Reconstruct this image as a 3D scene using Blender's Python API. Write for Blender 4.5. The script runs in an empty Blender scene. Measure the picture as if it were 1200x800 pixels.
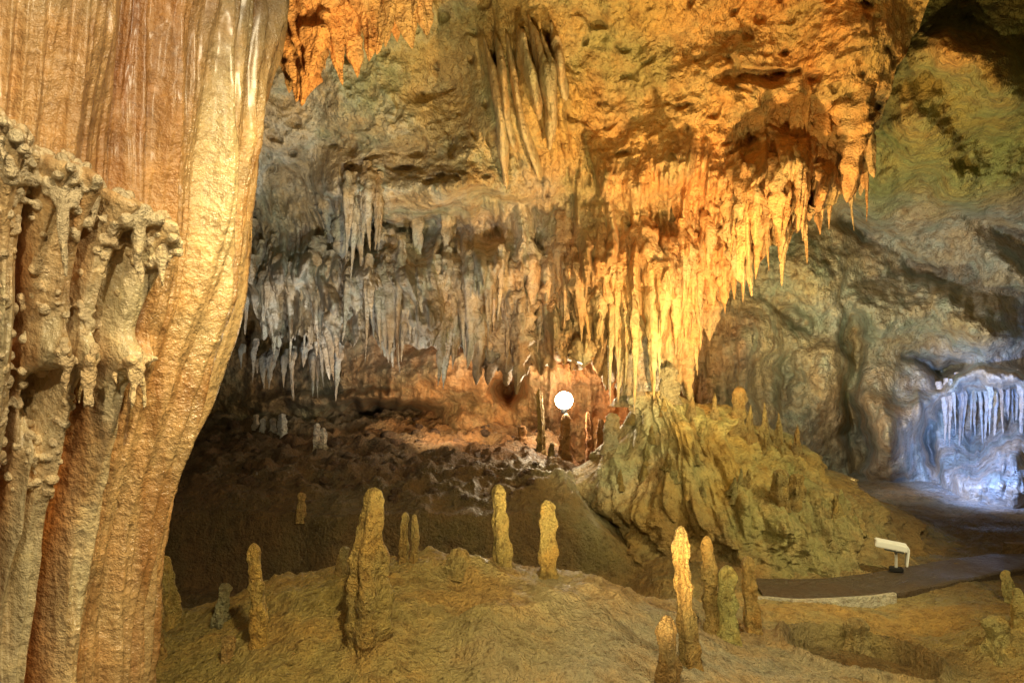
import bpy, math, random
import numpy as np
from mathutils import Vector
random.seed(7); RNG=np.random.RandomState(7)
C=bpy.context.scene.collection
F=933.0; EYE=1.7
def at(px,py,Y): return ((px-600)/F*Y, Y, EYE-(py-400)/F*Y)
# ---------------------------------------------------------------- noise
P=RNG.permutation(256); P=np.concatenate([P,P,P])
G=RNG.normal(size=(256,3)); G/=np.linalg.norm(G,axis=1)[:,None]
def perlin(x,y,z):
    x,y,z=np.broadcast_arrays(np.asarray(x,float),np.asarray(y,float),np.asarray(z,float))
    xi=np.floor(x).astype(np.int64); yi=np.floor(y).astype(np.int64); zi=np.floor(z).astype(np.int64)
    xf=x-xi; yf=y-yi; zf=z-zi
    u=xf*xf*xf*(xf*(xf*6-15)+10); v=yf*yf*yf*(yf*(yf*6-15)+10); w=zf*zf*zf*(zf*(zf*6-15)+10)
    def g(a,b,c):
        h=P[P[P[(xi+a)&255]+((yi+b)&255)]+((zi+c)&255)]
        gr=G[h]; return gr[...,0]*(xf-a)+gr[...,1]*(yf-b)+gr[...,2]*(zf-c)
    def L(a,b,t): return a+(b-a)*t
    return 1.6*L(L(L(g(0,0,0),g(1,0,0),u),L(g(0,1,0),g(1,1,0),u),v),L(L(g(0,0,1),g(1,0,1),u),L(g(0,1,1),g(1,1,1),u),v),w)
def fbm(x,y,z,o=4,gain=.5):
    a=1.0;s=0
    for k in range(o):
        s=s+a*perlin(x+k*17.3,y+k*5.1,z+k*9.7); x=x*2.03;y=y*2.03;z=z*2.03;a*=gain
    return s
def ridged(x,y,z,o=3):
    a=1.0;s=0
    for k in range(o):
        s=s+a*(1-2*np.abs(perlin(x+k*11.3,y+k*3.1,z+k*7.7))); x=x*2.1;y=y*2.1;z=z*2.1;a*=.5
    return s
def billow(x,y,z,o=2):
    a=1.0;s=0
    for k in range(o):
        s=s+a*np.sqrt(perlin(x+k*11.3,y+k*3.1,z+k*7.7)**2+.004); x=x*2.3;y=y*2.3;z=z*2.3;a*=.4
    return s
def h2(i,j,k=0):
    v=np.sin(i*127.1+j*311.7+k*74.7)*43758.5453
    return v-np.floor(v)
def ss(x,a,b):
    t=np.clip((x-a)/(b-a),0,1); return t*t*(3-2*t)
def teeth(X,Z,s,Lp,seed):
    out=np.zeros_like(X); X=X+.3*s*perlin(X*3,Z*1.6,seed)
    for j in (-1,0,1):
        i=np.floor(X/s)+j
        cx=(i+.5+.7*(h2(i,seed)-.5))*s
        zz=Z/Lp+h2(i,seed,3)*5
        k=np.floor(zz); fr=zz-k
        fr=np.clip((fr-.5*h2(i,k,seed))/(1-.5*h2(i,k,seed)),0,1)
        wd=s*(.3+.6*h2(i,k,seed+1))*fr**.5+1e-4
        pr=np.sqrt(np.clip(1-((X-cx)/wd)**2,0,1))*fr**.45*ss(1-fr,0,.6)
        out=np.maximum(out,pr)
    return out
# ---------------------------------------------------------------- tint zones (mineral colour with some orange lamplight painted in, in the cave's own space)
Z_=[ # px,py,Y,r,weight,rgb
 (700,60,7.4,.8,1.2,(.58,.43,.14)),(800,90,7.4,.6,1.2,(.64,.44,.15)),(960,50,7.0,.9,1.2,(.68,.38,.10)),(850,220,7.7,.9,1.3,(.76,.46,.18)),(720,20,7.2,.35,1.1,(.38,.36,.14)),(760,150,7.8,.6,1.2,(.66,.46,.18)),
 (750,350,8.3,.8,1.2,(.74,.49,.26)),(950,230,7.8,.7,1,(.70,.44,.20)),(580,70,7.6,.6,1.3,(.56,.46,.22)),(480,90,7.8,.6,1.1,(.40,.36,.13)),
 (430,165,8.2,.7,1.3,(.60,.53,.35)),(330,250,8.8,.7,1.3,(.40,.42,.39)),(330,270,8.8,.4,1.2,(.34,.32,.12)),(540,200,8.2,.5,1.2,(.44,.38,.18)),(430,320,9,1.0,1.8,(.68,.66,.58)),
 (560,340,9,.8,1.4,(.70,.62,.50)),(640,420,9,.6,1,(.68,.46,.26)),(560,450,10.3,1.1,1.5,(.60,.34,.13)),(380,440,11,.8,.8,(.40,.36,.28)),
 (720,460,10,.9,1,(.56,.26,.10)),(1110,150,8.5,1.3,2.0,(.23,.22,.055)),(950,420,11,1.4,1,(.36,.33,.17)),
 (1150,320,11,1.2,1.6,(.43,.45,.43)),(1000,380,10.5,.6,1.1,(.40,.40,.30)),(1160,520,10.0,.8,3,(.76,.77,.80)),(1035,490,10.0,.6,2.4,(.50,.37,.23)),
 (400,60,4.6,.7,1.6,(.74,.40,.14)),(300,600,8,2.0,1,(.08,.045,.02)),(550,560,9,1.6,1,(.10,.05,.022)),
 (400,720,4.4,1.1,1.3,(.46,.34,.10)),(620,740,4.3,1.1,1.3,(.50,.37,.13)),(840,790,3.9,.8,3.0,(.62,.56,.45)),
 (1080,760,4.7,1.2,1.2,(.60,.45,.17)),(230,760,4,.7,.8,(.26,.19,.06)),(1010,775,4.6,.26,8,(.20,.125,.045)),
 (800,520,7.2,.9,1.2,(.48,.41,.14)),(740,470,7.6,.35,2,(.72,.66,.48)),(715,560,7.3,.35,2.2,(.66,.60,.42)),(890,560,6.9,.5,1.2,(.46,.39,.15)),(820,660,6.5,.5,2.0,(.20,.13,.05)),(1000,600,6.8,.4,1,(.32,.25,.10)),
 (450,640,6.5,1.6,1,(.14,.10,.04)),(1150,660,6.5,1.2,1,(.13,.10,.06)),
]
ZP=np.array([at(a,b,c) for a,b,c,_,_,_ in Z_]); ZR=np.array([z[3] for z in Z_]); ZW=np.array([z[4] for z in Z_]); ZC=np.array([z[5] for z in Z_])
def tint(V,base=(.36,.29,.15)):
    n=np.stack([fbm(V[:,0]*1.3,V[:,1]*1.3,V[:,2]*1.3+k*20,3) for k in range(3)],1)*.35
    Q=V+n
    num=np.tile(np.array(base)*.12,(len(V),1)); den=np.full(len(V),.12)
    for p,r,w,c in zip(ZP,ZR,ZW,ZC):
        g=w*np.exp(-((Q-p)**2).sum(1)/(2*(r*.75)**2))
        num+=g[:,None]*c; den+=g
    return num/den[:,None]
# ---------------------------------------------------------------- mesh helper
def obj(name,V,Fq,mat,parent=None,col=None,smooth=True,base=(.36,.29,.15),loc=None):
    V=np.asarray(V,float)
    me=bpy.data.meshes.new(name)
    n=len(Fq); me.vertices.add(len(V)); me.loops.add(n*4); me.polygons.add(n)
    me.loops.foreach_set('vertex_index',Fq.astype(np.int32).ravel())
    me.polygons.foreach_set('loop_start',np.arange(0,n*4,4,dtype=np.int32))
    try: me.polygons.foreach_set('loop_total',np.full(n,4,dtype=np.int32))
    except Exception: pass
    L=np.zeros(3) if loc is None else np.array(loc)
    me.vertices.foreach_set('co',(V-L).astype(np.float32).ravel())
    me.update(calc_edges=True); me.validate()
    me.polygons.foreach_set('use_smooth',[smooth]*len(me.polygons))
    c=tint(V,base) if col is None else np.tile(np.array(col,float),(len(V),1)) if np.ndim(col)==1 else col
    a=me.color_attributes.new('tint','FLOAT_COLOR','POINT')
    a.data.foreach_set('color',np.concatenate([c,np.ones((len(V),1))],1).astype(np.float32).ravel())
    me.materials.append(mat)
    o=bpy.data.objects.new(name,me); C.objects.link(o)
    if parent is not None:
        o.parent=parent; o.location=L-np.array(parent.location)
    else: o.location=L
    return o
def tag(o,label=None,cat=None,group=None,kind=None):
    if label:o['label']=label
    if cat:o['category']=cat
    if group:o['group']=group
    if kind:o['kind']=kind
    return o
def empty(name,loc):
    o=bpy.data.objects.new(name,None); o.location=loc; C.objects.link(o); return o
def gridF(nr,nc,wrap=False):
    r=np.arange(nr-1)[:,None]; c=np.arange(nc if wrap else nc-1)[None,:]
    c2=(c+1)%nc
    return np.stack([r*nc+c,r*nc+c2,(r+1)*nc+c2,(r+1)*nc+c],-1).reshape(-1,4)
def tube(pts,rad,seg=16,amp=.12,freq=9,flute=0.0,fine=.05,squash=None,ref=None):
    pts=np.asarray(pts,float); rad=np.asarray(rad,float)
    n=len(pts); T=np.gradient(pts,axis=0); T/=np.linalg.norm(T,axis=1)[:,None]+1e-9
    if ref is None: ref=np.array([0,1.0,0]) if abs(T[0][1])<.9 else np.array([1.0,0,0])
    A=np.cross(T,ref); A/=np.linalg.norm(A,axis=1)[:,None]; B=np.cross(T,A)
    th=np.linspace(0,2*math.pi,seg,endpoint=False)
    s1,s2=squash if squash else (1,1)
    D=A[:,None,:]*np.cos(th)[None,:,None]*s1+B[:,None,:]*np.sin(th)[None,:,None]*s2
    base=pts[:,None,:]+D*rad[:,None,None]
    k=amp*fbm(base[...,0]*freq,base[...,1]*freq,base[...,2]*freq*.8,3)+fine*perlin(base[...,0]*freq*5,base[...,1]*freq*5,base[...,2]*freq*5)
    if flute:
        ph=random.random()*6; k=k+flute*np.cos(th*random.choice([3,4,5])+ph)[None,:]
    V=pts[:,None,:]+D*(rad[:,None]*(1+k*1.6))[:,:,None]
    return V.reshape(-1,3),gridF(n,seg,True)
def drip(p,L,R,up=False,lean=0,amp=.14,seg=16,n=30,mode='cone',flare=.3,flat=1.0,rib=1.0):
    t=np.linspace(0,1,n); s=1 if up else -1
    a=random.random()*6.28; w=.03*L
    x=p[0]+lean*L*t+w*np.sin(t*3+a)*t; y=p[1]+w*np.cos(t*2.6+a)*t; z=p[2]+s*L*t
    if mode=='blunt': pr=(1-.30*t)*np.sqrt(np.clip(1-((t-.88)/.12).clip(0,1)**2,0,1))
    elif mode=='bottle': pr=np.interp(t,[0,.1,.3,.48,.62,.78,.93,.98,1],[1.06,1.04,1.04,.97,.78,.56,.44,.3,.03])
    elif mode=='hang':
        q=random.uniform(.35,.9); pr=(1-t)**q*(.5+.5*(1-t))*ss(t,-.25,.20)
        y=y+2.6*R*(1-ss(t,0,.36))
    else: pr=(1-t)**.75*(.75+.25*(1-t))
    if mode!='hang': pr=pr+flare*np.exp(-t/.12)
    bumps=1+rib*(.07*np.sin(t*L*38+a)+.10*perlin(t*L*9,a,0.5)+.07*perlin(t*L*24,a,2.5))
    r=R*pr*bumps; r[-1]=R*.02
    return tube(np.stack([x,y,z],1),r,seg,amp,5/max(R,.03)*.12+5,flute=.12,fine=.04,squash=(1,flat),ref=np.array([0,1.,0]))
# ---------------------------------------------------------------- materials
def rock(name,bump=1.0,rough=.7,wet=.0,scale=1.0,streak=.5,dark=.45,rgb=None,spec=.35,warm=.5,coat=0,cool=.6):
    m=bpy.data.materials.new(name); m.use_nodes=True; nt=m.node_tree; N=nt.nodes; Lk=nt.links
    b=N['Principled BSDF']
    def nd(t,**k):
        q=N.new(t)
        for a,v in k.items(): setattr(q,a,v)
        return q
    geo=nd('ShaderNodeNewGeometry')
    if rgb: src=nd('ShaderNodeRGB'); src.outputs[0].default_value=rgb+(1,); c=src.outputs[0]
    else: src=nd('ShaderNodeAttribute'); src.attribute_name='tint'; c=src.outputs['Color']
    mp=nd('ShaderNodeMapping'); mp.inputs['Scale'].default_value=(1,1,.14); Lk.new(geo.outputs['Position'],mp.inputs['Vector'])
    def noise(sc,det=4,r=.6,vec=None,dist=0):
        q=nd('ShaderNodeTexNoise'); q.inputs['Scale'].default_value=sc*scale; q.inputs['Detail'].default_value=det; q.inputs['Roughness'].default_value=r; q.inputs['Distortion'].default_value=dist
        Lk.new(vec if vec else geo.outputs['Position'],q.inputs['Vector']); return q.outputs['Fac']
    def ramp(f,a,b_):
        q=nd('ShaderNodeMapRange'); q.inputs[1].default_value=a; q.inputs[2].default_value=b_; q.interpolation_type='SMOOTHSTEP'; Lk.new(f,q.inputs[0]); return q.outputs[0]
    def mix(f,a,b_,bt='MIX'):
        q=nd('ShaderNodeMix'); q.data_type='RGBA'; q.blend_type=bt
        if isinstance(f,float): q.inputs[0].default_value=f
        else: Lk.new(f,q.inputs[0])
        for i,v in ((6,a),(7,b_)):
            if isinstance(v,tuple): q.inputs[i].default_value=v+(1,)
            else: Lk.new(v,q.inputs[i])
        return q.outputs[2]
    def mul(f,v):
        q=nd('ShaderNodeMath',operation='MULTIPLY'); Lk.new(f,q.inputs[0]); q.inputs[1].default_value=v; return q.outputs[0]
    def add(f,g):
        q=nd('ShaderNodeMath',operation='ADD'); Lk.new(f,q.inputs[0]); Lk.new(g,q.inputs[1]); return q.outputs[0]
    n1=noise(1.8,5,.62); n2=noise(9,5,.7); n3=noise(6,4,.6,mp.outputs[0]); n4=noise(48,3,.7)
    c=mix(mul(ramp(n1,.42,.62),warm),c,mix(1.0,c,(1.25,.88,.48),'MULTIPLY'))
    c=mix(mul(ramp(n1,.50,.36),cool),c,mix(1.0,c,(.66,.82,.78),'MULTIPLY'))
    if streak: c=mix(mul(ramp(n3,.47,.68),streak),c,mix(1.0,c,(.60,.42,.26),'MULTIPLY'))
    c=mix(mul(ramp(n2,.52,.66),.5),c,mix(1.0,c,(1.4,1.35,1.2),'MULTIPLY'))
    c=mix(mul(ramp(n2,.50,.34),dark),c,mix(1.0,c,(.40,.34,.28),'MULTIPLY'))
    c=mix(mul(ramp(n4,.54,.68),.45),c,mix(1.0,c,(.45,.40,.35),'MULTIPLY'))
    Lk.new(c,b.inputs['Base Color'])
    vo=nd('ShaderNodeTexVoronoi'); vo.inputs['Scale'].default_value=30*scale; Lk.new(geo.outputs['Position'],vo.inputs['Vector'])
    h=add(add(mul(n2,.06),mul(n4,.022)),add(mul(vo.outputs['Distance'],.010),mul(n3,.05 if streak else .0)))
    bp=nd('ShaderNodeBump'); bp.inputs['Strength'].default_value=.8*bump; bp.inputs['Distance'].default_value=1.0; Lk.new(h,bp.inputs['Height'])
    Lk.new(bp.outputs[0],b.inputs['Normal'])
    rr=nd('ShaderNodeMapRange'); rr.inputs[1].default_value=.35; rr.inputs[2].default_value=.62; rr.inputs[3].default_value=rough-wet; rr.inputs[4].default_value=min(1,rough+.15); Lk.new(n1,rr.inputs[0]); Lk.new(rr.outputs[0],b.inputs['Roughness'])
    b.inputs['Specular IOR Level'].default_value=spec
    if coat: b.inputs['Coat Weight'].default_value=coat; b.inputs['Coat Roughness'].default_value=.25
    return m
def plain(name,col,rough=.5,em=None,es=0,metal=0):
    m=bpy.data.materials.new(name); m.use_nodes=True; N=m.node_tree.nodes; b=N['Principled BSDF']
    n=N.new('ShaderNodeTexNoise'); n.inputs['Scale'].default_value=30; r=N.new('ShaderNodeMix'); r.data_type='RGBA'
    r.inputs[6].default_value=tuple(x*.75 for x in col)+(1,); r.inputs[7].default_value=tuple(col)+(1,)
    m.node_tree.links.new(n.outputs['Fac'],r.inputs[0]); m.node_tree.links.new(r.outputs[2],b.inputs['Base Color'])
    b.inputs['Roughness'].default_value=rough; b.inputs['Metallic'].default_value=metal
    if em: b.inputs['Emission Color'].default_value=em+(1,); b.inputs['Emission Strength'].default_value=es
    return m
M_wall=rock('limestone',1.5,.72,.24,dark=.6,cool=.6,warm=.5); M_drip=rock('dripstone',1.2,.5,.2,1.2,.55,dark=.5,cool=.45); M_floor=rock('calcite_floor',1.8,.60,.26,1.3,.0,spec=.5,warm=.5,cool=.2,dark=.6)
M_col=rock('flowstone',.6,.30,.14,1.2,.9,spec=.65,warm=.45,coat=.35,cool=.2,dark=.4); M_mite=rock('stalagmite_rock',2.0,.55,.2,1.8,.35,dark=.7,cool=.15)
M_led=rock('ledge_calcite',.9,.4,.2,2.0,.25,rgb=(.86,.71,.44),spec=.5,cool=.0,dark=.35,warm=.3)
# ---------------------------------------------------------------- ceiling sheet
Ex=[-800,150,265,300,350,400,450,520,600,640,700,760,800,830,860,900,940,980,1010,1030,1060,1090,1150,1300,1500]
Ey=[330,335,342,375,392,398,404,408,418,432,440,440,420,375,330,298,270,240,205,150,70,0,-120,-330,-420]
def Eb(px): return np.interp(px,Ex,Ey)+20*perlin(np.asarray(px)/26.,1.3,0)+10*perlin(np.asarray(px)/8.,5.3,0)
def Yov(px,py):
    d=np.interp(py,[-900,-350,-100,0,60,120,180,230,300,360,450],[1.9,4.2,6.4,7.2,7.6,8.0,8.3,8.6,8.75,8.75,8.9])
    d=d-.8*np.exp(-((px-870)/150.)**2-((py-200)/130.)**2)-.7*np.exp(-((px-740)/85.)**2-((py-360)/120.)**2)
    d=d-.35*np.exp(-((px-950)/60.)**2-((py-210)/60.)**2)
    d=d+.5*np.exp(-((px-320)/80.)**2-((py-300)/120.)**2)
    d=d-.55*np.exp(-((px-620)/60.)**2-((py-130)/90.)**2)
    d=d+.40*np.exp(-((px-480)/110.)**2-((py-268)/16.)**2)
    d=d-.4*np.exp(-((px-430)/70.)**2-((py-200)/38.)**2)-.5*np.exp(-((px-510)/90.)**2-((py-222)/22.)**2)
    d=d-.55*np.exp(-((px-440)/150.)**2-((py-320)/26.)**2)
    d=d-.5*np.exp(-((px-1010)/60.)**2-((py-60)/90.)**2)
    return d
pxs=np.concatenate([np.linspace(-800,220,50)[:-1],np.linspace(220,1120,860)[:-1],np.linspace(1120,1500,50)])
vv=np.concatenate([np.linspace(0,.66,60)[:-1],np.linspace(.66,1,560)])
PX,VV=np.meshgrid(pxs,vv); EE=Eb(PX); PY=-900+VV*(EE+900)
Yb=Yov(PX,PY)
X=(PX-600)/F*Yb; Zz=EYE-(PY-400)/F*Yb
Yn=Yb*.35
pyw=PY+40*perlin(X*1.3,Zz*.6,3.)
belt=ss(pyw,205,285)*ss(PX,250,290)*(1-ss(PX,820,860))
rc=ss(PX,590,670)*ss(pyw,120,230)*(1-ss(PX,980,1020))
msk=np.maximum(belt,rc)
fz=np.exp(-((PX-(592+PY*.22))/46.)**4-((PY-110)/92.)**4)
u=(X-.02)*1.0-(4.3-Zz)*.22+.09*perlin(X*2,Zz*1.4,6)
fold_=np.abs(np.sin(u*21+1.3*perlin(u*4,Zz*.4,2)))**.8*(.6+.5*perlin(X*3,1,Zz*1.5))
d=.42*fbm(X*.7,Yn*.7,Zz*.9,2)+.25*(billow(X*.95,Yn*.95,Zz*1.25,1)-.3)+.11*fbm(X*2.2,Yn*2.2,Zz*2.6,4,.56)*(1-.3*msk)+.026*fbm(X*9,Yn*9,Zz*10,3,.65)
for ln,am,hh in ((228,.50,60),(150,.12,45),(318,.30,60),(372,.22,50)):
    q=(pyw+(PX-600)*.06-ln)/hh
    d=d+am*ss(q,-1,-.05)*(1-ss(q,0.0,.22))*np.clip(perlin(X*.9,ln,0)*1.3+.55,0,1)*(1-.7*rc)
T=np.maximum.reduce([teeth(X,Zz,.16,1.1,1),teeth(X,Zz,.27,1.7,2)*1.5,teeth(X,Zz,.10,.8,5)*.8,teeth(X,Zz,.07,.5,55)*.6])
BT=teeth(X,Zz,.55,1.8,21); BT2=teeth(X,Zz,.36,1.0,33)
d=d+msk*(.40*T*(.7+.4*perlin(X*1.2,1,Zz*1.2))+.55*BT+.42*BT2)
d=d+.15*msk*ridged(X*3.6+.4*Zz,.5,Zz*.45,3)+.07*rc*ridged(X*8,.5,Zz*.6,2)
d=d+.06*msk*fbm(X*5,0,Zz*3,3)
d=d+.10*(1-msk)*ss(PY,40,160)*ss(PX,640,740)*ridged(X*1.9+Zz*.8,0,Zz*.5,2)
d=d*(1-.4*fz)+fz*(.30*fold_)
pit=np.clip(perlin(X*2.6,Yn*2.6,Zz*3+9)-.48,0,1)
d=d-.9*pit*(1-.6*msk)*(1-fz)
d=d-.40*np.clip(perlin(X*6.5,Yn*6.5,Zz*8+4)-.36,0,1)*(1-.6*msk)*(1-fz)
Yf=Yb-d
SX=(PX-600)/F*Yf; SZ=EYE-(PY-400)/F*Yf
V=np.stack([SX,Yf,SZ],-1); SH=V.copy()
rows=[V]
last=V[-1]
for k in range(1,18):
    t=k/17.; q=last.copy(); q[:,1]+=3.2*t**1.3; q[:,2]+=.10*math.sin(t*3)+.30*t+ .12*perlin(q[:,0]*2,q[:,1]*2,0); rows.append(q[None])
V=np.concatenate(rows,0); nr,nc=V.shape[:2]
ceil=obj('ceiling',V.reshape(-1,3),gridF(nr,nc),M_wall); ceil['kind']='structure'
def S(px,py):
    j=int(np.clip(np.searchsorted(pxs,px),0,len(pxs)-1)); col=PY[:,j]
    i=int(np.clip(np.searchsorted(col,py),0,len(col)-1)); return SH[i,j].copy()
# ---------------------------------------------------------------- back wall
bx=np.concatenate([np.linspace(-900,190,40)[:-1],np.linspace(190,1230,840)[:-1],np.linspace(1230,2300,50)])
by=np.concatenate([np.linspace(-900,-20,40)[:-1],np.linspace(-20,720,600)])
BX,BY=np.meshgrid(bx,by)
BXw=BX+10*perlin(BX/40.,BY/40.,7)+4*perlin(BX/14.,BY/14.,8); BYw=BY+10*perlin(BX/40.,BY/40.,17)+4*perlin(BX/14.,BY/14.,18)
def gb(px,py,sx,sy,a,rot=0,p=2):
    r=math.radians(rot); dx=BXw-px; dy=BYw-py
    u=dx*math.cos(r)+dy*math.sin(r); v=-dx*math.sin(r)+dy*math.cos(r)
    return a*np.exp(-np.abs(u/sx)**p-np.abs(v/sy)**p)
Yw=np.interp(BX,[-900,-100,250,400,600,660,760,850,950,1050,1200,1350,1600,2300],[4,9,11.2,10.7,10.3,10.2,9.9,10.4,11,11.4,11.0,9.5,7,3.6])
dome=1-ss(BY,60,330)
Yw=Yw*(1-dome*.30*ss(BX,900,1000))
Y0=Yw.copy()
nx=6*perlin(BX/14.,BY/14.,2)
Yw=Yw+1.4*np.exp(-((BX+nx-450)/58.)**4-((BY+nx-494)/20.)**4)
Yw=Yw+1.3*np.exp(-(((BX+nx*.8-595)/18.)**2+((BY+nx*.8-452)/19.)**2)**1.5)
Yw=Yw-gb(540,440,140,20,.7)-gb(440,466,70,7,.5)-gb(560,415,90,12,.5)-gb(640,480,36,26,.4)-gb(545,500,30,16,.5)-gb(340,470,40,10,.4)
for a in [(1140,378,62,36,1.3,22),(1185,318,45,24,.9,25),(952,322,52,36,.9,35),(885,395,40,45,.7,0),(1035,372,44,42,1.0,30),(880,500,40,60,.8,0),(965,440,32,55,.7,10),(930,520,30,50,.5,0),(1075,150,44,36,.9,20),(1125,215,48,32,.9,30),(1175,110,44,40,.9,0),(1040,215,24,26,.5,0),(1120,60,50,30,.7,0),(1190,210,30,34,.6,0)]: Yw=Yw-gb(*a)
for a in [(1000,262,40,16,.9,28),(1088,320,44,12,.5,30),(1000,400,9,46,.8,-8),(1100,425,40,9,.6,18),(925,368,30,8,.5,30),(918,450,7,50,.4,5),(1155,262,50,11,.4,20),(1000,505,11,70,.9,-6),(1090,525,7,50,.6,-6)]: Yw=Yw+gb(*a)
Yw=Yw-gb(1040,510,32,62,1.6,-6)-gb(1082,474,18,32,.9,10)-gb(1140,575,56,44,1.8,20)-gb(1195,565,34,64,1.5)
lipc=450+.004*(BX-1160)**2
Yw=Yw-1.0*np.exp(-((BYw-lipc+8)/14.)**2-np.abs((BX-1165)/72.)**4)+.35*gb(1165,490,42,24,1.0)
Yw=Yw-.6*ss(BY,575,670)*ss(BX,980,1050)
X=(BX-600)/F*Y0; Zz=EYE-(BY-400)/F*Y0; Yn=Y0*.4
rt=ss(BX,820,930)
d=.25*fbm(X*.6,Yn*.6,Zz*.6+3,2)*rt+.13*fbm(X*1.7,Yn*1.7,Zz*1.7,5,.57)+.09*billow(X*2.6,Yn,Zz*2.6,2)*rt+.035*fbm(X*8,Yn*8,Zz*8,4,.6)
fl=ss(BX,620,650)*(1-ss(BX,860,900))+ (1-ss(BX,640,660))*ss(BX,380,410)*.5
d=d+.14*fl*ridged(X*3.4,.0,Zz*.5,3)
d=d+.10*ss(BX,820,900)*(1-ss(BX,980,1040))*ss(BY,380,430)*ridged(X*2+Zz*.3,0,Zz*.5,2)
ni=np.exp(-((BX-1168)/60.)**4-((BY-520)/66.)**4)
n2=np.exp(-((BX-1105)/115.)**4-((BY-535)/85.)**4)
d=d*(1-.6*n2)+.24*ni*np.maximum(teeth(X,Zz,.16,1.1,4),teeth(X,Zz,.08,.6,9))
d=d+.08*n2*ridged(X*2.4+.5*Zz,0,Zz*.3,3)
Yq=Yw-d
V=np.stack([(BX-600)/F*Yq,Yq,EYE-(BY-400)/F*Yq],-1); BW=V
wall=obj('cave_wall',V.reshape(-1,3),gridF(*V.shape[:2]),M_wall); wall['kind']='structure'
def W(px,py):
    return BW[int(np.clip(np.searchsorted(by,py),0,len(by)-1)),int(np.clip(np.searchsorted(bx,px),0,len(bx)-1))].copy()
# ---------------------------------------------------------------- floor
def H(X,Y,detail=True):
    X=np.asarray(X,float); Y=np.asarray(Y,float)
    rgt=ss(X,.4,1.3)
    bank=6.6+.25*perlin(X*.8,2.2,0)+.08*perlin(X*3,2.2,0)
    ter=-.35+.6*ss(Y,bank-.10,bank+.14)+np.clip(Y-6.8,0,9)*.062
    low=-.15-.12*ss(Y,5.0,5.8)*(1-ss(X,.7,1.3))
    z=ter*(1-rgt)+low*rgt
    crest=np.interp(X,[-3.2,-2.19,-1.51,-1.0,-.2,.2,.5,.8,1.26,1.76,2.3],[-.12,.02,.24,.37,.42,.34,.25,.13,.02,-.08,-.15])
    crest=crest+.04*perlin(X*2.3,0.7,0)
    prof=ss(Y,1.0,4.3)*.45+.55*ss(Y,2.6,4.75)
    prof=prof*(1-ss(Y,4.85,5.6))
    z=np.where(Y<5.7, np.maximum(z*ss(Y,4.7,5.6)+(-.15)*(1-ss(Y,4.7,5.6)),-.5)+ (crest+.15)*prof, z)
    bs=np.clip(((X-2.0)/.42)**2+((Y-4.58)/.34)**2+.10*perlin(X*3,Y*3,0),0,9)
    z=z-.08*(1-ss(bs,.80,1.02))+.05*np.exp(-((bs-1.15)/.14)**2)
    z=z+.14*np.exp(-((X-3.0)/.35)**2-((Y-4.75)/.3)**2)
    z=z+.05*ss(X,1.0,1.5)*np.exp(-((Y-5.35)/.22)**2)
    z=z+.05*np.exp(-((X-.55)/.20)**2-((Y-4.5)/.18)**2)*np.clip(1+perlin(X*9,Y*9,0),0,2)
    z=z+.08*np.exp(-((X+.25)/.13)**2-((Y-4.55)/.10)**2)
    if detail:
        far=ss(Y,6.7,7.4)*(1-rgt)
        z=z+.035*fbm(X*2.4,Y*2.4,0,4)*(1-.3*rgt)+.12*far*ridged(X*1.7,Y*1.7,2,4)+.04*fbm(X*1.,Y*1.,4,2)
        z=z+.009*ridged(X*8,Y*8,0,4)+.008*fbm(X*30,Y*30,0,3,.6)
        z=z+.09*np.clip(perlin(X*3.1,Y*3.1,7)-.05,0,1)*(1+.6*perlin(X*15,Y*15,3))*(1-.8*ss(X,1.6,2.0))
    return z
yy=1.0*np.power(13.5,np.linspace(0,1,700)); sx=np.linspace(-.95,.95,920)
Sx,Yg=np.meshgrid(sx,yy); Xg=Sx*(Yg+.6)
V=np.stack([Xg,Yg,H(Xg,Yg)],-1)
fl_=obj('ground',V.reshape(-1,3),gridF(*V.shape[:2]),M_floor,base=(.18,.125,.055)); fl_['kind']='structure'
def on_floor(px,py,y0=2.6):
    Y=np.linspace(y0,13,1600); X=(px-600)/F*Y; Z=EYE-(py-400)/F*Y
    h=H(X,Y); k=np.argmax(Z<h); 
    if not (Z<h).any(): k=-1
    return np.array([X[k],Y[k],h[k]])
Vs=[];Fs=[];o_=0
for k in range(300):
    y=random.uniform(6.9,11); x=random.uniform(-.45,.06)*y; r=random.choice([.02,.03,.04,.05,.07])*random.uniform(.7,1.3)
    n=7;s=9; t=np.linspace(0,math.pi,n); ph=np.linspace(0,6.283,s,endpoint=False)
    v=np.stack([np.sin(t)[:,None]*np.cos(ph),np.sin(t)[:,None]*np.sin(ph),np.cos(t)[:,None]*np.ones(s)*.7],-1).reshape(-1,3)
    v=v*(r*(1+.45*perlin(v[:,0]*1.3+k,v[:,1]*1.3,v[:,2]*1.3)))[:,None]+np.array([x,y,float(H(x,y))-.01])
    Vs.append(v);Fs.append(gridF(n,s,True)+o_);o_+=len(v)
rb=obj('rubble',np.concatenate(Vs),np.concatenate(Fs),M_floor,col=(.08,.045,.022)); tag(rb,'dark brown broken rubble scattered over the sloping floor of the recess','rubble',kind='stuff')
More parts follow.
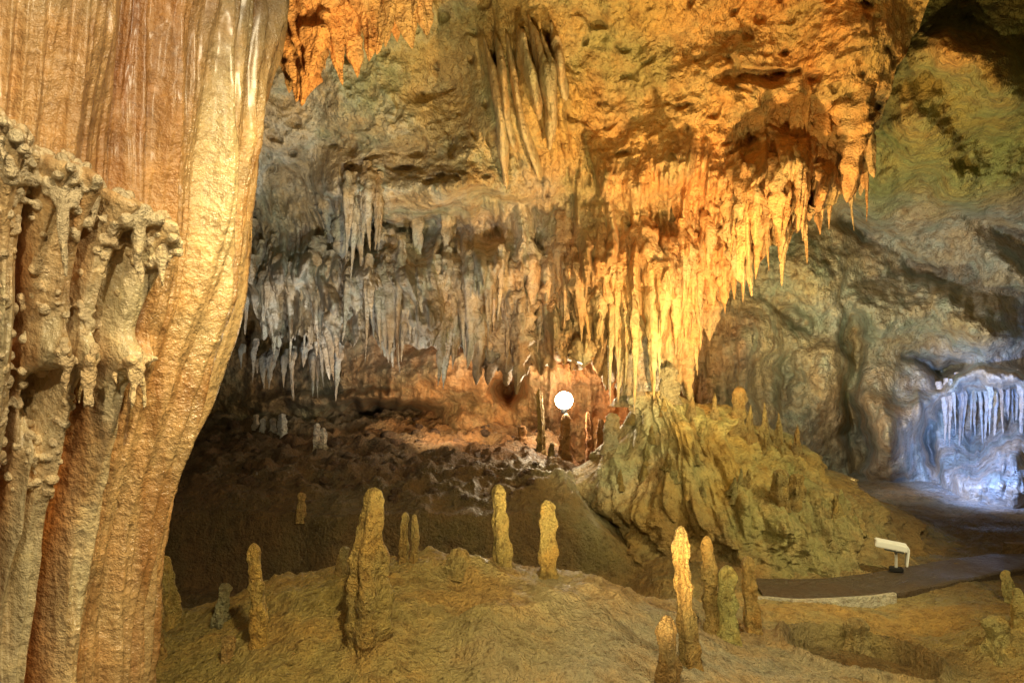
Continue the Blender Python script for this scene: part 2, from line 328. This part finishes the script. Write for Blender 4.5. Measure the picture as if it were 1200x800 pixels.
# ---------------------------------------------------------------- path and kerb
def ribbon(name,pts,w,mat,dz,col):
    p=np.array(pts); t=np.linspace(0,1,len(p)); tt=np.linspace(0,1,160)
    q=np.stack([np.interp(tt,t,p[:,k]) for k in range(2)],1)
    for _ in range(120): q[1:-1]=(q[:-2]+q[2:]+2*q[1:-1])/4
    T=np.gradient(q,axis=0); T/=np.linalg.norm(T,axis=1)[:,None]; Nn=np.stack([-T[:,1],T[:,0]],1)
    prof=[(-w,-.25),(-w,dz-.01),(-w*.92,dz),(w*.92,dz),(w,dz-.01),(w,-.25)]
    V=[]
    for a,z in prof:
        e=q+Nn*a; V.append(np.stack([e[:,0],e[:,1],-.15+z+.008*perlin(e[:,0]*4,e[:,1]*4,1)],1))
    V=np.stack(V,1)
    return obj(name,V.reshape(-1,3),gridF(160,len(prof)),mat,col=col,smooth=False)
M_path=rock('wet_path',1.0,.46,.18,1.2,.0,spec=.5,warm=.4,cool=.1,dark=.5)
pts=[(6.6,5.3),(5.4,6.0),(4.7,6.5),(4.1,6.6),(3.4,6.26),(2.7,5.92),(2.2,5.82),(1.8,5.86)]
path=ribbon('path',pts,.22,M_path,.05,(.07,.05,.032)); path['kind']='structure'
kb=ribbon('kerb',[(2.72,5.66),(2.4,5.56),(2.0,5.53),(1.70,5.58)],.018,M_floor,.062,(.66,.60,.48)); tag(kb,'pale concrete kerb along the near edge of the dark path','kerb')
kb2=ribbon('kerb',[(6.9,5.60),(5.7,6.3),(4.9,6.84),(4.3,6.96)],.035,M_floor,.10,(.24,.17,.10)); tag(kb2,'brown kerb along the far edge of the path below the blue niche','kerb')
# ---------------------------------------------------------------- flowstone mound
zt=[-.6,-.3,-.1,.1,.35,.60,.82,.98,1.12,1.26]; cl=[.55,.60,.66,.70,.74,.84,.98,1.06,1.14,1.26]; cr=[4.8,4.45,4.05,3.72,3.30,2.90,2.50,2.15,1.85,1.55]
n=480;s=860
zz=np.linspace(-.6,1.26,n); th=np.linspace(0,2*math.pi,s,endpoint=False)
c0=np.interp(zz,zt,cl);c1=np.interp(zz,zt,cr)
for _ in range(25): c0[1:-1]=(c0[:-2]+c0[2:])/2; c1[1:-1]=(c1[:-2]+c1[2:])/2
cx=(c0+c1)/2; rx=(c1-c0)/2; ry=rx*np.interp(zz,[-.6,-.2,.1,.3,1.2],[1.0,1.0,.92,.85,.8])
X=cx[:,None]+rx[:,None]*np.cos(th); Y=7.9+ry[:,None]*np.sin(th); Zg=np.repeat(zz[:,None],s,1)
ct,st=np.cos(th)[None,:]+0*Zg,np.sin(th)[None,:]+0*Zg
bz=.04+.16*perlin(X*1.3,Y*.5,0)-.40*ss(X,2.1,3.0)
lowm=1-ss(Zg-bz,-.10,.12)
XX=X+.06*perlin(X*2,Zg*2,5)
k=.18*fbm(X*1.3,Y*1.3,Zg*1.3,2)+.040*fbm(X*4,Y*4,Zg*4,3,.5)+(.20*teeth(XX,Zg,.34,1.3,12)+.14*teeth(XX,Zg,.17,.8,17)+.07*teeth(XX,Zg,.09,.5,19)+.07*ridged(X*3.2,.4,Zg*.6,3))*(1-lowm)+lowm*(.12*ridged(X*1.9,Y*1.9,Zg*2.2,4)-.04)+.012*fbm(X*14,Y*14,Zg*14,3,.6)
R=np.minimum(1,rx[:,None]/.40)
k=k-.12
X=X+ct*k*R; Y=Y+st*k*R
hump=ss(Zg,.2,.8)*(.12*perlin(X*1.8,Y*1.2,0)+.04*perlin(X*6,Y*6,3)+.20*np.exp(-((X-1.38)/.18)**2)-.05)
V=np.stack([X,Y,Zg+hump],-1); top=V[-1].mean(0)
for f_ in (.66,.33,.02):
    r_=V[n-1].copy(); r_=top+(r_-top)*f_; r_[:,2]+=.03*(1-f_)+.05*perlin(r_[:,0]*5,r_[:,1]*5,3); V=np.concatenate([V,r_[None]],0)
FM=V[:-1]
mb=empty('flowstone_mound',(2.2,7.9,-.3)); tag(mb,'big olive yellow flowstone mound right of the lamp with a fluted front','flowstone mound')
obj('mound_body',V.reshape(-1,3),gridF(V.shape[0],s,True),M_wall,parent=mb)
fr=FM[:,(np.sin(th)<.2)].reshape(-1,3); fpx=600+fr[:,0]/fr[:,1]*F; fpy=400-(fr[:,2]-EYE)/fr[:,1]*F
def on_mound(px,py):
    dd=(fpx-px)**2+(fpy-py)**2+ (fr[:,1]-6)*3
    return fr[np.argmin(dd)].copy()
def mound_top(px):
    k=np.abs(fpx-px)<2; return float(fpy[k].min()) if k.any() else 500.
# ---------------------------------------------------------------- left column
CX,CY=-2.0,2.6; D0=math.hypot(CX,CY); AZ=math.atan2(CX,CY)
epx=[330,325,318,300,276,268,254,232,212,190,175,166,150]; epy=[-60,0,50,110,230,290,370,440,510,580,680,790,1000]
epx=[e+a for e,a in zip(epx,[-10,-10,-8,-5,-2,0,1,0,-2,-4,-8,-10,-10])]
n=800;s=1200
zz=np.linspace(-.6,4.9,n); rr=np.full(n,1.1)
for _ in range(14):
    dt=np.sqrt(np.clip(D0**2-rr**2,.1,99)); a=np.arcsin(np.clip(rr/D0,0,.9)); Yt=dt*np.cos(AZ+a)
    py=400-(zz-EYE)*F/Yt; e=np.interp(py,epy,epx)
    rr=.5*rr+.5*D0*np.sin(np.arctan((e-600)/F)-AZ)
rr=rr-.135
th=np.linspace(-math.pi,math.pi,s,endpoint=False)
th=th-0.55*np.sin(th)
dirc=math.atan2(-CY,-CX)
PH,ZG=np.meshgrid(th,zz); RR=np.repeat(rr[:,None],s,1)
ang=dirc+PH
ux,uy=np.cos(ang),np.sin(ang)
arc=PH*1.05
def lipz(phi): return 2.22-.50*(phi-.17)
lip=lipz(PH)+.05*perlin(PH*6,1,0)+.02*perlin(PH*22,1,0)
bul=ss(lip-ZG,-.015,.07)*(1-ss(PH,.52,.66))*ss(PH,-1.6,-1.2)
wob=.10*perlin(arc*1.3,ZG*.6,4)
k=.085*ridged(arc*2.0+wob,.3,ZG*.20,2)+.065*ridged(arc*5+wob*3,2.3,ZG*.28,3)+.030*ridged(arc*12+wob*3,5.3,ZG*.5,2)+.010*ridged(arc*30+wob*4,1.3,ZG*.9,2)+.05*perlin(arc*1.5,ZG*.9,1)+.003*fbm(arc*22,1,ZG*14,3)+.008*fbm(arc*7,3,ZG*3.5,3)
dn=lip-ZG
ribs=[(-.72,.09),(-.52,.08),(-.36,.07),(-.20,.085),(-.06,.06),(.06,.07),(.19,.06),(.30,.05),(.40,.05),(.50,.07)]
rb_=np.zeros_like(PH)
for i,(c,wd) in enumerate(ribs):
    cc=c+.05*perlin(ZG*1.1,i*3.3,0)+.03*np.clip(dn,0,2)*(1 if i%2 else -.6)
    ww=wd*(.8+.8*np.exp(-dn/.16)+.35*perlin(ZG*1.7,i*5.1,2))
    rb_=np.maximum(rb_,np.clip(1-((PH-cc)/ww)**2,0,1)**.6*(.75+.5*h2(i,3.)))
k=k*(1-.45*bul)+bul*(.21*np.exp(-np.clip(dn,0,9)/.10)+.17*rb_*np.exp(-np.clip(dn,0,9)/3.0)-.06+.05*ridged(arc*9,5,ZG*.7,3))
lip2=1.70-.10*PH
k=k+.07*np.exp(-((ZG-lip2+.02*perlin(PH*20,0,0))/.05)**2)*ss(PH,.22,.30)*(1-ss(PH,.58,.68))
k=k-.16*np.exp(-((PH-.325)/.03)**2)*ss(lip2-.03-ZG,0,.03)*(1-ss(lip2-ZG,.10,.28))
V=np.stack([CX+ux*(RR+k),CY+uy*(RR+k),ZG],-1); CV=V
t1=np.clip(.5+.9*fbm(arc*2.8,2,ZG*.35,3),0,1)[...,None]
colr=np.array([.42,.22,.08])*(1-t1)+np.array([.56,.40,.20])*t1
edge=ss(PH,.60,1.0)[...,None]; colr=colr*(1-edge*.45)+np.array([.50,.40,.23])*edge*.45  # lit right edge of the column painted into the colour as tan
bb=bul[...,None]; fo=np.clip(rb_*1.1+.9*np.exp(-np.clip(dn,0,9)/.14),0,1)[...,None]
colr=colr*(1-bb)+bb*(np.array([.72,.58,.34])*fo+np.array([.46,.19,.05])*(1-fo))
col=empty('flowstone_column',(CX,CY,-.3)); tag(col,'huge brown and cream flowstone column filling the left side of the cave','column')
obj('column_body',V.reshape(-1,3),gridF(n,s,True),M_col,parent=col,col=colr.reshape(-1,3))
def onc(phi,z,out=0):
    j=np.argmin(abs(th-phi)); i=int(np.clip((z+.6)/5.5*(n-1),0,n-1)); u=np.array([ux[0,j],uy[0,j],0]); return CV[i,j]+u*out
Vs=[];Fs=[];o_=0
def put(v,f):
    global o_
    Vs.append(v);Fs.append(f+o_);o_+=len(v)
def blobby(p,r):
    q=np.array([[0,0,r],[0,0,r*.7],[0,0,0.],[0,0,-r*.7],[0,0,-r]])+p
    put(*tube(q,[r*.05,r*.72,r,r*.72,r*.05],10,.15,20))
for k in range(420):
    ph=random.uniform(-.5,.60); z=lipz(ph)+random.uniform(-.16,.03)
    blobby(onc(ph,z,random.uniform(-.014,.008)),random.uniform(.008,.020))
def short(ph,z,L,r0):
    m=8; t=np.linspace(0,1,m); p0=onc(ph,z,.004); q=np.stack([p0+np.array([.006*math.sin(4*a+k),0,-L*a]) for a in t])
    put(*tube(q,r0*(1-.5*t)*(1+.25*np.sin(t*11+k))*np.where(t>.97,.3,1),10,.2,20))
for k in range(60): ph=random.uniform(-.45,.58); short(ph,lipz(ph)-.03,random.uniform(.03,.12),random.uniform(.010,.018))
for k in range(10): ph=random.uniform(-.4,.5); short(ph,lipz(ph)-.03,random.uniform(.18,.30),random.uniform(.014,.02))
for k in range(60):
    ph=random.uniform(.30,.62); z=1.70-.1*ph+random.uniform(-.03,.03)
    blobby(onc(ph,z,random.uniform(-.012,.006)),random.uniform(.008,.017))
for k in range(14): ph=random.uniform(.30,.60); short(ph,1.68-.1*ph,random.uniform(.04,.12),random.uniform(.009,.015))
for k in range(800):
    i=random.randrange(7); ph=ribs[i+2][0]+random.uniform(-.06,.06); z=lipz(ph)-random.uniform(.08,.85)
    blobby(onc(ph,z,random.uniform(-.014,.000)),random.uniform(.007,.018))
led=obj('drip_ledge',np.concatenate(Vs),np.concatenate(Fs),M_led,parent=col,col=(.60,.46,.27))
rm=led.modifiers.new('Remesh','REMESH'); rm.mode='VOXEL'; rm.voxel_size=.005; rm.use_smooth_shade=True
sm=led.modifiers.new('Smooth','SMOOTH'); sm.factor=.5; sm.iterations=5
led['label']='knobbly cream drip ledge on the front of the column'
# ---------------------------------------------------------------- stalactites
def tite(p,L,R,label,group,lean=0,col=None,back=.25,amp=.22):
    p=np.array(p); p[1]+=R*back; p[2]+=.30*L
    v,f=drip(p,L*1.30,R,lean=lean,seg=16,n=40,mode='hang',amp=amp,flat=random.uniform(.8,1.5),rib=1.3)
    o=obj('stalactite',v,f,M_drip,loc=p,col=col); tag(o,label,'stalactite',group); return o
def field(n_,x0,x1,top,l0,l1,r0,r1,label,group,over=28,pw=1.0):
    for k in range(n_):
        px=x0+(x1-x0)*(k+.5+random.uniform(-.9,.9))/n_; px+=12*math.sin(px*.09); px=min(max(px,x0),x1); e=float(Eb(px)); tp=top(px)+random.uniform(-32,28)+18*math.sin(px*.045)
        ov=over if not 622<px<705 else -8
        if 622<px<705: e=min(e,436)
        py=tp+max(e-12-tp,5)*random.random()**pw
        p=S(px,py); sc=p[1]/F
        q=random.random()
        big=random.random()<.28
        L=l0+(l1-l0)*q**1.4; L=min(L,e+ov+random.uniform(-34,14)-py); L=max(L,18)
        R=(r0+(r1-r0)*random.random()**1.8)*(.55+.5*L/l1)*(1.65 if big else 1)
        tite(p,L*sc,R*sc,label,group,lean=random.gauss(0,.04),back=.75 if big else .45,amp=.36 if big else .24)
LB='small grey-white stalactite in the crowded belt left of the lamp'; GB='grey-white stalactites of the left belt'
field(130,270,632,lambda x:248+.04*(x-300),34,130,7,20,LB,GB,pw=.75)
LC='orange lit stalactite in the curtain hanging above the lamp and the mound'; GC='orange stalactites of the central curtain'
field(86,632,838,lambda x:258,50,200,8,24,LC,GC,pw=.7,over=42)
LR='golden stalactite in the cluster at the right end of the overhang'; GR='golden stalactites of the right cluster'
field(46,835,1018,lambda x:float(Eb(x))-135,50,150,8,24,LR,GR,over=44,pw=.75)
LL='slender tan stalactite in the tuft hanging from the ceiling left of centre'; GL='tan stalactites of the ceiling tuft'
for k in range(8):
    px=405+k*6+random.uniform(-4,4); py=222+random.uniform(-15,12); p=S(px,py); sc=p[1]/F; p[1]-=.06
    tite(p,(random.uniform(50,115))*sc,random.uniform(6,10)*sc,LL,GL)
LT='orange stalactite in the near cluster hanging beside the column top'; GT='orange stalactites beside the column top'
tips=[(322,72),(332,108),(345,120),(358,126),(372,100),(384,82),(398,98),(412,90),(428,72),(444,66),(458,58),(470,50),(482,56),(494,40),(352,94),(366,70),(406,60),(436,54),(334,60),(390,50),(420,40),(452,30),(488,20)]
for k,(px,py) in enumerate(tips):
    Yc=4.7+random.uniform(-.3,.25); tp=at(px,py,Yc); top=at(px+random.uniform(-5,5),-150,Yc)
    p=np.array([tp[0],Yc,top[2]]); L=top[2]-tp[2]; R=random.uniform(.06,.11)
    m=80; t=np.linspace(0,1,m); dz=t*L
    fromtip=(1-t)*L
    pr=np.clip(fromtip/.30,0,1)**.55*(.5+.5*np.clip(fromtip/.45,0,1))*(1+.30*perlin(fromtip*8,k*3.1,0)+.22*perlin(fromtip*19,k*3.1,4)); pr[-1]=.02
    v,f=tube(np.stack([p[0]+.03*np.sin(t*7+k),Yc+.03*np.cos(t*6+k),p[2]-dz],1),R*pr,26,.34,8,flute=.16)
    o=obj('stalactite',v,f,M_drip,loc=p); tag(o,LT,'stalactite',GT)
for k in range(14):
    px=286+k*8.5+random.uniform(-5,5); Yc=random.uniform(9.4,10.2); p=np.array(at(px,412+random.uniform(-10,12),Yc)); tite(p,random.uniform(.15,.6),random.uniform(.035,.075),'small bluish white stalactite in the row under the belt at far left','small pale stalactites in the recess',col=(.50,.51,.50))
for k in range(17):
    px=1108+k*6.0+random.uniform(-2,2); p=W(px,455+.004*(px-1160)**2+random.uniform(-4,6))
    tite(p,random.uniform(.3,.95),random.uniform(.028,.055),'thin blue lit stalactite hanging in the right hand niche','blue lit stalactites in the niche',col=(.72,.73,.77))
# ---------------------------------------------------------------- curtain draperies
cu=empty('rock_curtain',tuple(S(610,20))); tag(cu,'folded rock curtain with dark gaps hanging from the ceiling above the belt','rock curtain')
for k in range(7):
    ln=[175,130,165,105,150,120,85][k]
    a0=(567+k*13,18+random.uniform(0,30)); a1=(a0[0]+ln*.20,a0[1]+ln)
    m=60; t=np.linspace(0,1,m); q=np.array([S(a0[0]+(a1[0]-a0[0])*u+9*math.sin(u*5+k*1.3)*u,a0[1]+(a1[1]-a0[1])*u) for u in t])
    for _ in range(80): q[1:-1]=(q[:-2]+q[2:])/2
    q[:,1]-=.01+.07*np.sin(t*2.6)
    r=.036*(.35+1.1*np.sin(t*2.9)**.8)*(1+.3*perlin(t*5,k*2.1,0))*np.where(t>.98,.2,1)*random.uniform(.8,1.2)
    v,f=tube(q,r,22,.16,4,squash=(4.5,1.05),ref=np.array([1.,0,0]))
    obj('fold',v,f,M_drip,parent=cu,loc=tuple(q[0]),col=(.58,.47,.25))
# ---------------------------------------------------------------- stalagmites
def mite(px0,py0,px1,py1,wpx,label,group='stalagmites on the near floor',col=None,mode='blunt',amp=.18,flare=.3,rib=1.4):
    p=on_floor(px1,py1)
    Y=p[1]; L=(py1-py0)/F*Y; R=wpx/2/F*Y
    p=p-np.array([0,0,.05]); lean=((px0-px1)/F*Y)/L
    v,f=drip(p,L+.05,R,up=True,lean=lean,amp=amp,seg=38,n=max(50,int(L*160)),mode=mode,flare=flare,rib=rib)
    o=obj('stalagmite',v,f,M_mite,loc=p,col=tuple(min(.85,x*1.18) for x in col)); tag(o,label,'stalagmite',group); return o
mite(438,573,432,750,44,'thickest and tallest stalagmite of the near floor, lumpy and yellow',col=(.52,.38,.13),amp=.13,mode='bottle',flare=.0,rib=.7)
mite(302,635,305,752,19,'slim upright stalagmite between the thick one and the column',col=(.58,.42,.13))
mite(195,650,200,730,24,'knobbly stalagmite close to the right edge of the column',col=(.58,.44,.15))
mite(262,683,256,730,17,'short grey-green stalagmite left of the slim upright one',col=(.34,.32,.19))
mite(268,745,267,772,16,'tiny stump on the near floor below the grey-green stalagmite',col=(.50,.34,.13))
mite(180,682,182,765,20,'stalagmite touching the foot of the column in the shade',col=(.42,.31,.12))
mite(475,600,473,658,11,'left one of the twin thin stalagmites behind the thick one',col=(.46,.35,.13))
mite(486,602,486,658,10,'right one of the twin thin stalagmites behind the thick one',col=(.46,.35,.13))
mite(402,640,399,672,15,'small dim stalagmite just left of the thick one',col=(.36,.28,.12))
mite(353,578,353,606,12,'small stalagmite alone on the dark terrace at the back',col=(.48,.38,.18))
mite(587,567,589,662,19,'tall stalagmite on the mound crest, left of a pair',col=(.52,.38,.13))
mite(641,585,640,674,21,'tall stalagmite on the mound crest, right of a pair',col=(.52,.38,.13))
mite(537,642,534,664,28,'low lumpy stump on the crest left of the crest pair',col=(.48,.36,.14),flare=.5)
mite(799,617,811,780,20,'tallest thin stalagmite of the right foreground group, leaning left',col=(.52,.37,.15))
mite(827,627,836,738,19,'rough brown stalagmite second from the left in the right group',col=(.60,.42,.16),amp=.22)
mite(850,662,855,748,24,'pale orange yellow broad stalagmite in the middle of the right group',col=(.85,.66,.26),amp=.15)
mite(879,652,883,740,19,'rightmost stalagmite of the right foreground group, brown and smooth',col=(.70,.52,.21),amp=.14)
mite(782,722,785,805,26,'short brown stalagmite at the bottom edge of the right group',col=(.42,.29,.13))
mite(1003,725,1004,757,30,'stubby round stump on the sandy floor at right',col=(.68,.53,.25))
mite(1180,668,1184,704,13,'small pale stalagmite at the right edge, furthest back',col=(.80,.62,.26))
mite(1193,688,1194,735,17,'pale stalagmite cut by the right edge of the view',col=(.80,.62,.26))
mite(1166,722,1170,760,30,'squat pale stalagmite lowest at the right edge',col=(.80,.61,.26),flare=.6)
for k,(px,py,h,w) in enumerate([(300,500,14,8),(308,502,12,7),(320,506,16,8),(331,508,24,10),(371,524,28,9),(379,525,24,8)]):
    mite(px,py-h,px,py,w,'little white stalagmite at the back of the dark recess','little white stalagmites of the recess',col=(.70,.69,.67))
for (px,t_,b_,w,Y,c,lb) in [(634,455,560,9,8.7,(.44,.32,.12),'tall thin stalagmite just left of the glowing lamp'),(646,518,560,8,8.6,(.30,.24,.1),'short thin stalagmite right of the tall one below the lamp'),
  (612,500,552,10,8.9,(.45,.25,.1),'reddish stalagmite left of the lamp post'),(662,484,540,13,8.75,(.36,.22,.09),'dark little stalagmite right below the lamp'),(690,482,535,10,8.9,(.42,.22,.1),'reddish stalagmite between lamp and mound'),(702,490,540,12,8.6,(.42,.24,.1),'stout reddish stalagmite touching the mound left side')]:
    p=np.array(at(px,b_,Y)); hz=float(H(p[0],p[1])); 
    L=(b_-t_)/F*Y; top=p[2]+L; L=max(top-hz,.15); p[2]=hz-.04
    v,f=drip(p,L+.04,w/2/F*Y,up=True,seg=24,n=50,mode='blunt',amp=.2,flare=.4); o=obj('stalagmite',v,f,M_mite,loc=p,col=c); tag(o,lb,'stalagmite')
def mm(px,h,w,c,lb,py=None):
    b_=mound_top(px)+8 if py is None else py
    p=on_mound(px,b_+10); L=(h+16)/F*p[1]; R=w/2/F*p[1]; p[2]-=.05; p[1]+=R*.5
    v,f=drip(p,L+.05,R*1.1,up=True,seg=24,n=44,mode='blunt' if w>17 else 'cone',amp=.18,flare=.35,rib=1.2); o=obj('stalagmite',v,f,M_mite,loc=p,col=c); tag(o,lb,'stalagmite','stalagmites on the flowstone mound')
mm(764,46,32,(.85,.82,.70),'white tipped stout stalagmite crowning the mound'); mm(747,30,24,(.76,.70,.52),'pale stout stalagmite left of the white tipped one'); mm(733,22,20,(.68,.61,.41),'pale low stalagmite on the left shoulder of the mound')
mm(786,22,20,(.62,.54,.31),'pale stalagmite right of the white tipped one'); mm(812,12,15,(.50,.41,.18),'small stalagmite in the saddle of the mound'); mm(838,14,14,(.50,.41,.18),'thin stalagmite at the right end of the mound saddle')
mm(867,36,18,(.50,.38,.15),'brown stalagmite on the mound, right of the saddle'); mm(880,24,15,(.50,.38,.15),'small brown stalagmite beside the one right of the saddle'); mm(897,34,15,(.50,.39,.16),'slim stalagmite high on the right slope of the mound')
mm(913,24,14,(.46,.36,.15),'small stalagmite halfway along the right slope top'); mm(935,20,13,(.44,.33,.14),'last small stalagmite down the right slope of the mound')
mm(917,26,18,(.48,.39,.16),'left knob of two on the right face of the mound',582); mm(934,24,17.5,(.48,.39,.16),'right knob of two on the right face of the mound',584); mm(716,26,18,(.68,.61,.40),'lowest pale stalagmite on the left flank of the mound')
for k in range(22):
    px=random.uniform(715,1010); py=random.uniform(mound_top(px)+10,max(mound_top(px)+20,560+(px-700)*.18))
    mm(px,random.uniform(-4,6),random.uniform(10,16),(.48,.41,.17),'small knob among many dotted over the face of the mound',py)
# ---------------------------------------------------------------- lamp
def lathe(name,prof,mat,parent,loc,seg=28,col=(.5,.5,.5)):
    t=np.linspace(0,6.28318,seg,endpoint=False); V=[]
    for r,z in prof: V.append(np.stack([r*np.cos(t),r*np.sin(t),np.full(seg,z)],1))
    V=np.stack(V); 
    o=obj(name,V.reshape(-1,3),gridF(len(prof),seg,True),mat,parent=None,col=col); o.parent=parent; o.location=loc; return o
M_bulb=plain('lit_glass',(1,.95,.85),.3,(1,.90,.70),90); M_blk=plain('dark_metal',(.03,.03,.03),.5,metal=.6); M_wht=plain('white_paint',(.78,.78,.76),.45); M_gls=plain('lamp_glass',(.10,.11,.12),.1)
lp=at(661,469,9.0); lz=float(H(lp[0],lp[1]))
la=empty('lamp',(lp[0],lp[1],lz)); tag(la,'round glowing lamp on a short dark post at the back of the cave','lamp')
hgt=lp[2]-lz; Rb=.098
lathe('bulb',[(.001+Rb*math.sin(a),-Rb*math.cos(a)) for a in np.linspace(0,math.pi,20)],M_bulb,la,(0,0,hgt))
lathe('socket',[(.001,-.15),(.026,-.15),(.03,-.14),(.035,-.10),(.03,-.09),(.001,-.09)],M_blk,la,(0,0,hgt))
lathe('post',[(.008,-.1),(.008,hgt-.13)],M_blk,la,(0,0,0)); lathe('base_plate',[(.001,.03),(.07,.03),(.08,.0),(.08,-.1)],M_blk,la,(0,0,0))
def box(name,c,sz,mat,parent,rot=(0,0,0),bev=.006):
    import bmesh
    bm=bmesh.new(); bmesh.ops.create_cube(bm,size=1)
    for v in bm.verts: v.co=(v.co.x*sz[0],v.co.y*sz[1],v.co.z*sz[2])
    bmesh.ops.bevel(bm,geom=bm.edges[:],offset=bev,segments=2,affect='EDGES')
    me=bpy.data.meshes.new(name); bm.to_mesh(me); bm.free(); me.materials.append(mat)
    o=bpy.data.objects.new(name,me); C.objects.link(o); o.parent=parent; o.location=c; o.rotation_euler=rot; return o
flo=empty('floodlight',(2.98,6.22,-.10)); tag(flo,'small white box floodlight beside the path at the foot of the mound','floodlight')
flo.rotation_euler=(0,0,-.35)
box('housing',(-.02,0,.21),(.23,.12,.05),M_wht,flo,(.0,.14,0)); box('lens',(0.0,-.01,.178),(.14,.08,.02),M_gls,flo,(.0,.14,0),.003)
box('end_cap',(.095,0,.13),(.018,.12,.14),M_wht,flo,(0,.1,0)); box('bracket',(.02,.02,.09),(.02,.02,.17),M_wht,flo); box('base_plate',(.02,.02,.02),(.10,.08,.03),M_blk,flo)
# ---------------------------------------------------------------- lights
def light(kind,loc,e,col,target=None,ang=90,size=.05,blend=.8):
    l=bpy.data.lights.new('lamp_or_fill_light',kind); l.energy=e; l.color=col; l.shadow_soft_size=size
    o=bpy.data.objects.new('lamp_or_fill_light',l); C.objects.link(o); o.location=loc
    if kind=='SPOT':
        l.spot_size=math.radians(ang); l.spot_blend=blend
        o.rotation_euler=(Vector(target)-Vector(loc)).to_track_quat('-Z','Y').to_euler()
    return o
light('POINT',(lp[0],lp[1]-.15,lp[2]+.05),75,(1,.76,.45),size=.1)
light('SPOT',at(520,505,8.5),110,(1,.74,.44),at(500,440,10.5),120,.06)              # fill added for the recess wall, no fixture of its own
light('SPOT',at(860,520,5.4),820,(1,.66,.30),at(840,190,7.6),118,.06)         # warm key on the golden curtain
light('SPOT',at(430,565,7.3),680,(.98,.98,.94),at(430,250,9),88,.05,.5)        # left belt from below
light('SPOT',(-.9,3.6,.75),480,(1,.96,.88),at(440,270,9),56,.05,.8)                 # unseen second spot, added to brighten the left belt from the front
light('SPOT',(.1,1.4,3.0),480,(1,.82,.40),(0.3,4.6,.2),100,.05)                 # near floor
light('SPOT',(.9,.5,3.3),215,(1,.83,.54),(-1.2,2.2,1.6),80,.05)                # column
light('SPOT',(-.35,-.1,2.9),125,(1,.82,.50),(-1.6,1.6,1.5),90,.05)                # fill added to lift the dark column front
light('SPOT',(.5,2.6,.3),820,(1,.79,.38),at(680,-10,7.0),100,.07)                # ceiling
light('SPOT',at(470,330,3.4),140,(1,.72,.36),at(410,20,4.7),90,.05)                # added to brighten the near cluster, source unseen
light('SPOT',at(1110,530,7.6),760,(.25,.43,1.0),at(1170,518,10.0),54,.04)      # blue niche
light('SPOT',at(1000,560,7.6),380,(1,.95,.62),at(1120,240,9.3),110,.04)       # right wall and dome
light('SPOT',at(900,430,6.9),330,(.93,.96,.98),at(1080,390,10.3),84,.03)       # extra cool fill added on the lower right wall
light('SPOT',(3.6,4.6,2.8),430,(1,.87,.46),at(840,560,7),80,.05)                 # mound face
light('SPOT',(3.0,2.4,3.2),300,(1,.84,.44),(2.1,4.7,-.1),80,.05)                 # sandy floor at right
w=bpy.data.worlds.new('World'); bpy.context.scene.world=w; w.use_nodes=True
w.node_tree.nodes['Background'].inputs[0].default_value=(1,.84,.58,1); w.node_tree.nodes['Background'].inputs[1].default_value=.045
cam=bpy.data.cameras.new('camera'); cam.lens=28; cam.sensor_width=36; cam.clip_end=200; cam.clip_start=.05
co=bpy.data.objects.new('camera',cam); co.location=(0,0,EYE); co.rotation_euler=(math.radians(90),0,0); C.objects.link(co)
sc=bpy.context.scene; sc.camera=co; sc.view_settings.view_transform='Standard'; sc.view_settings.look='None'; sc.view_settings.exposure=0
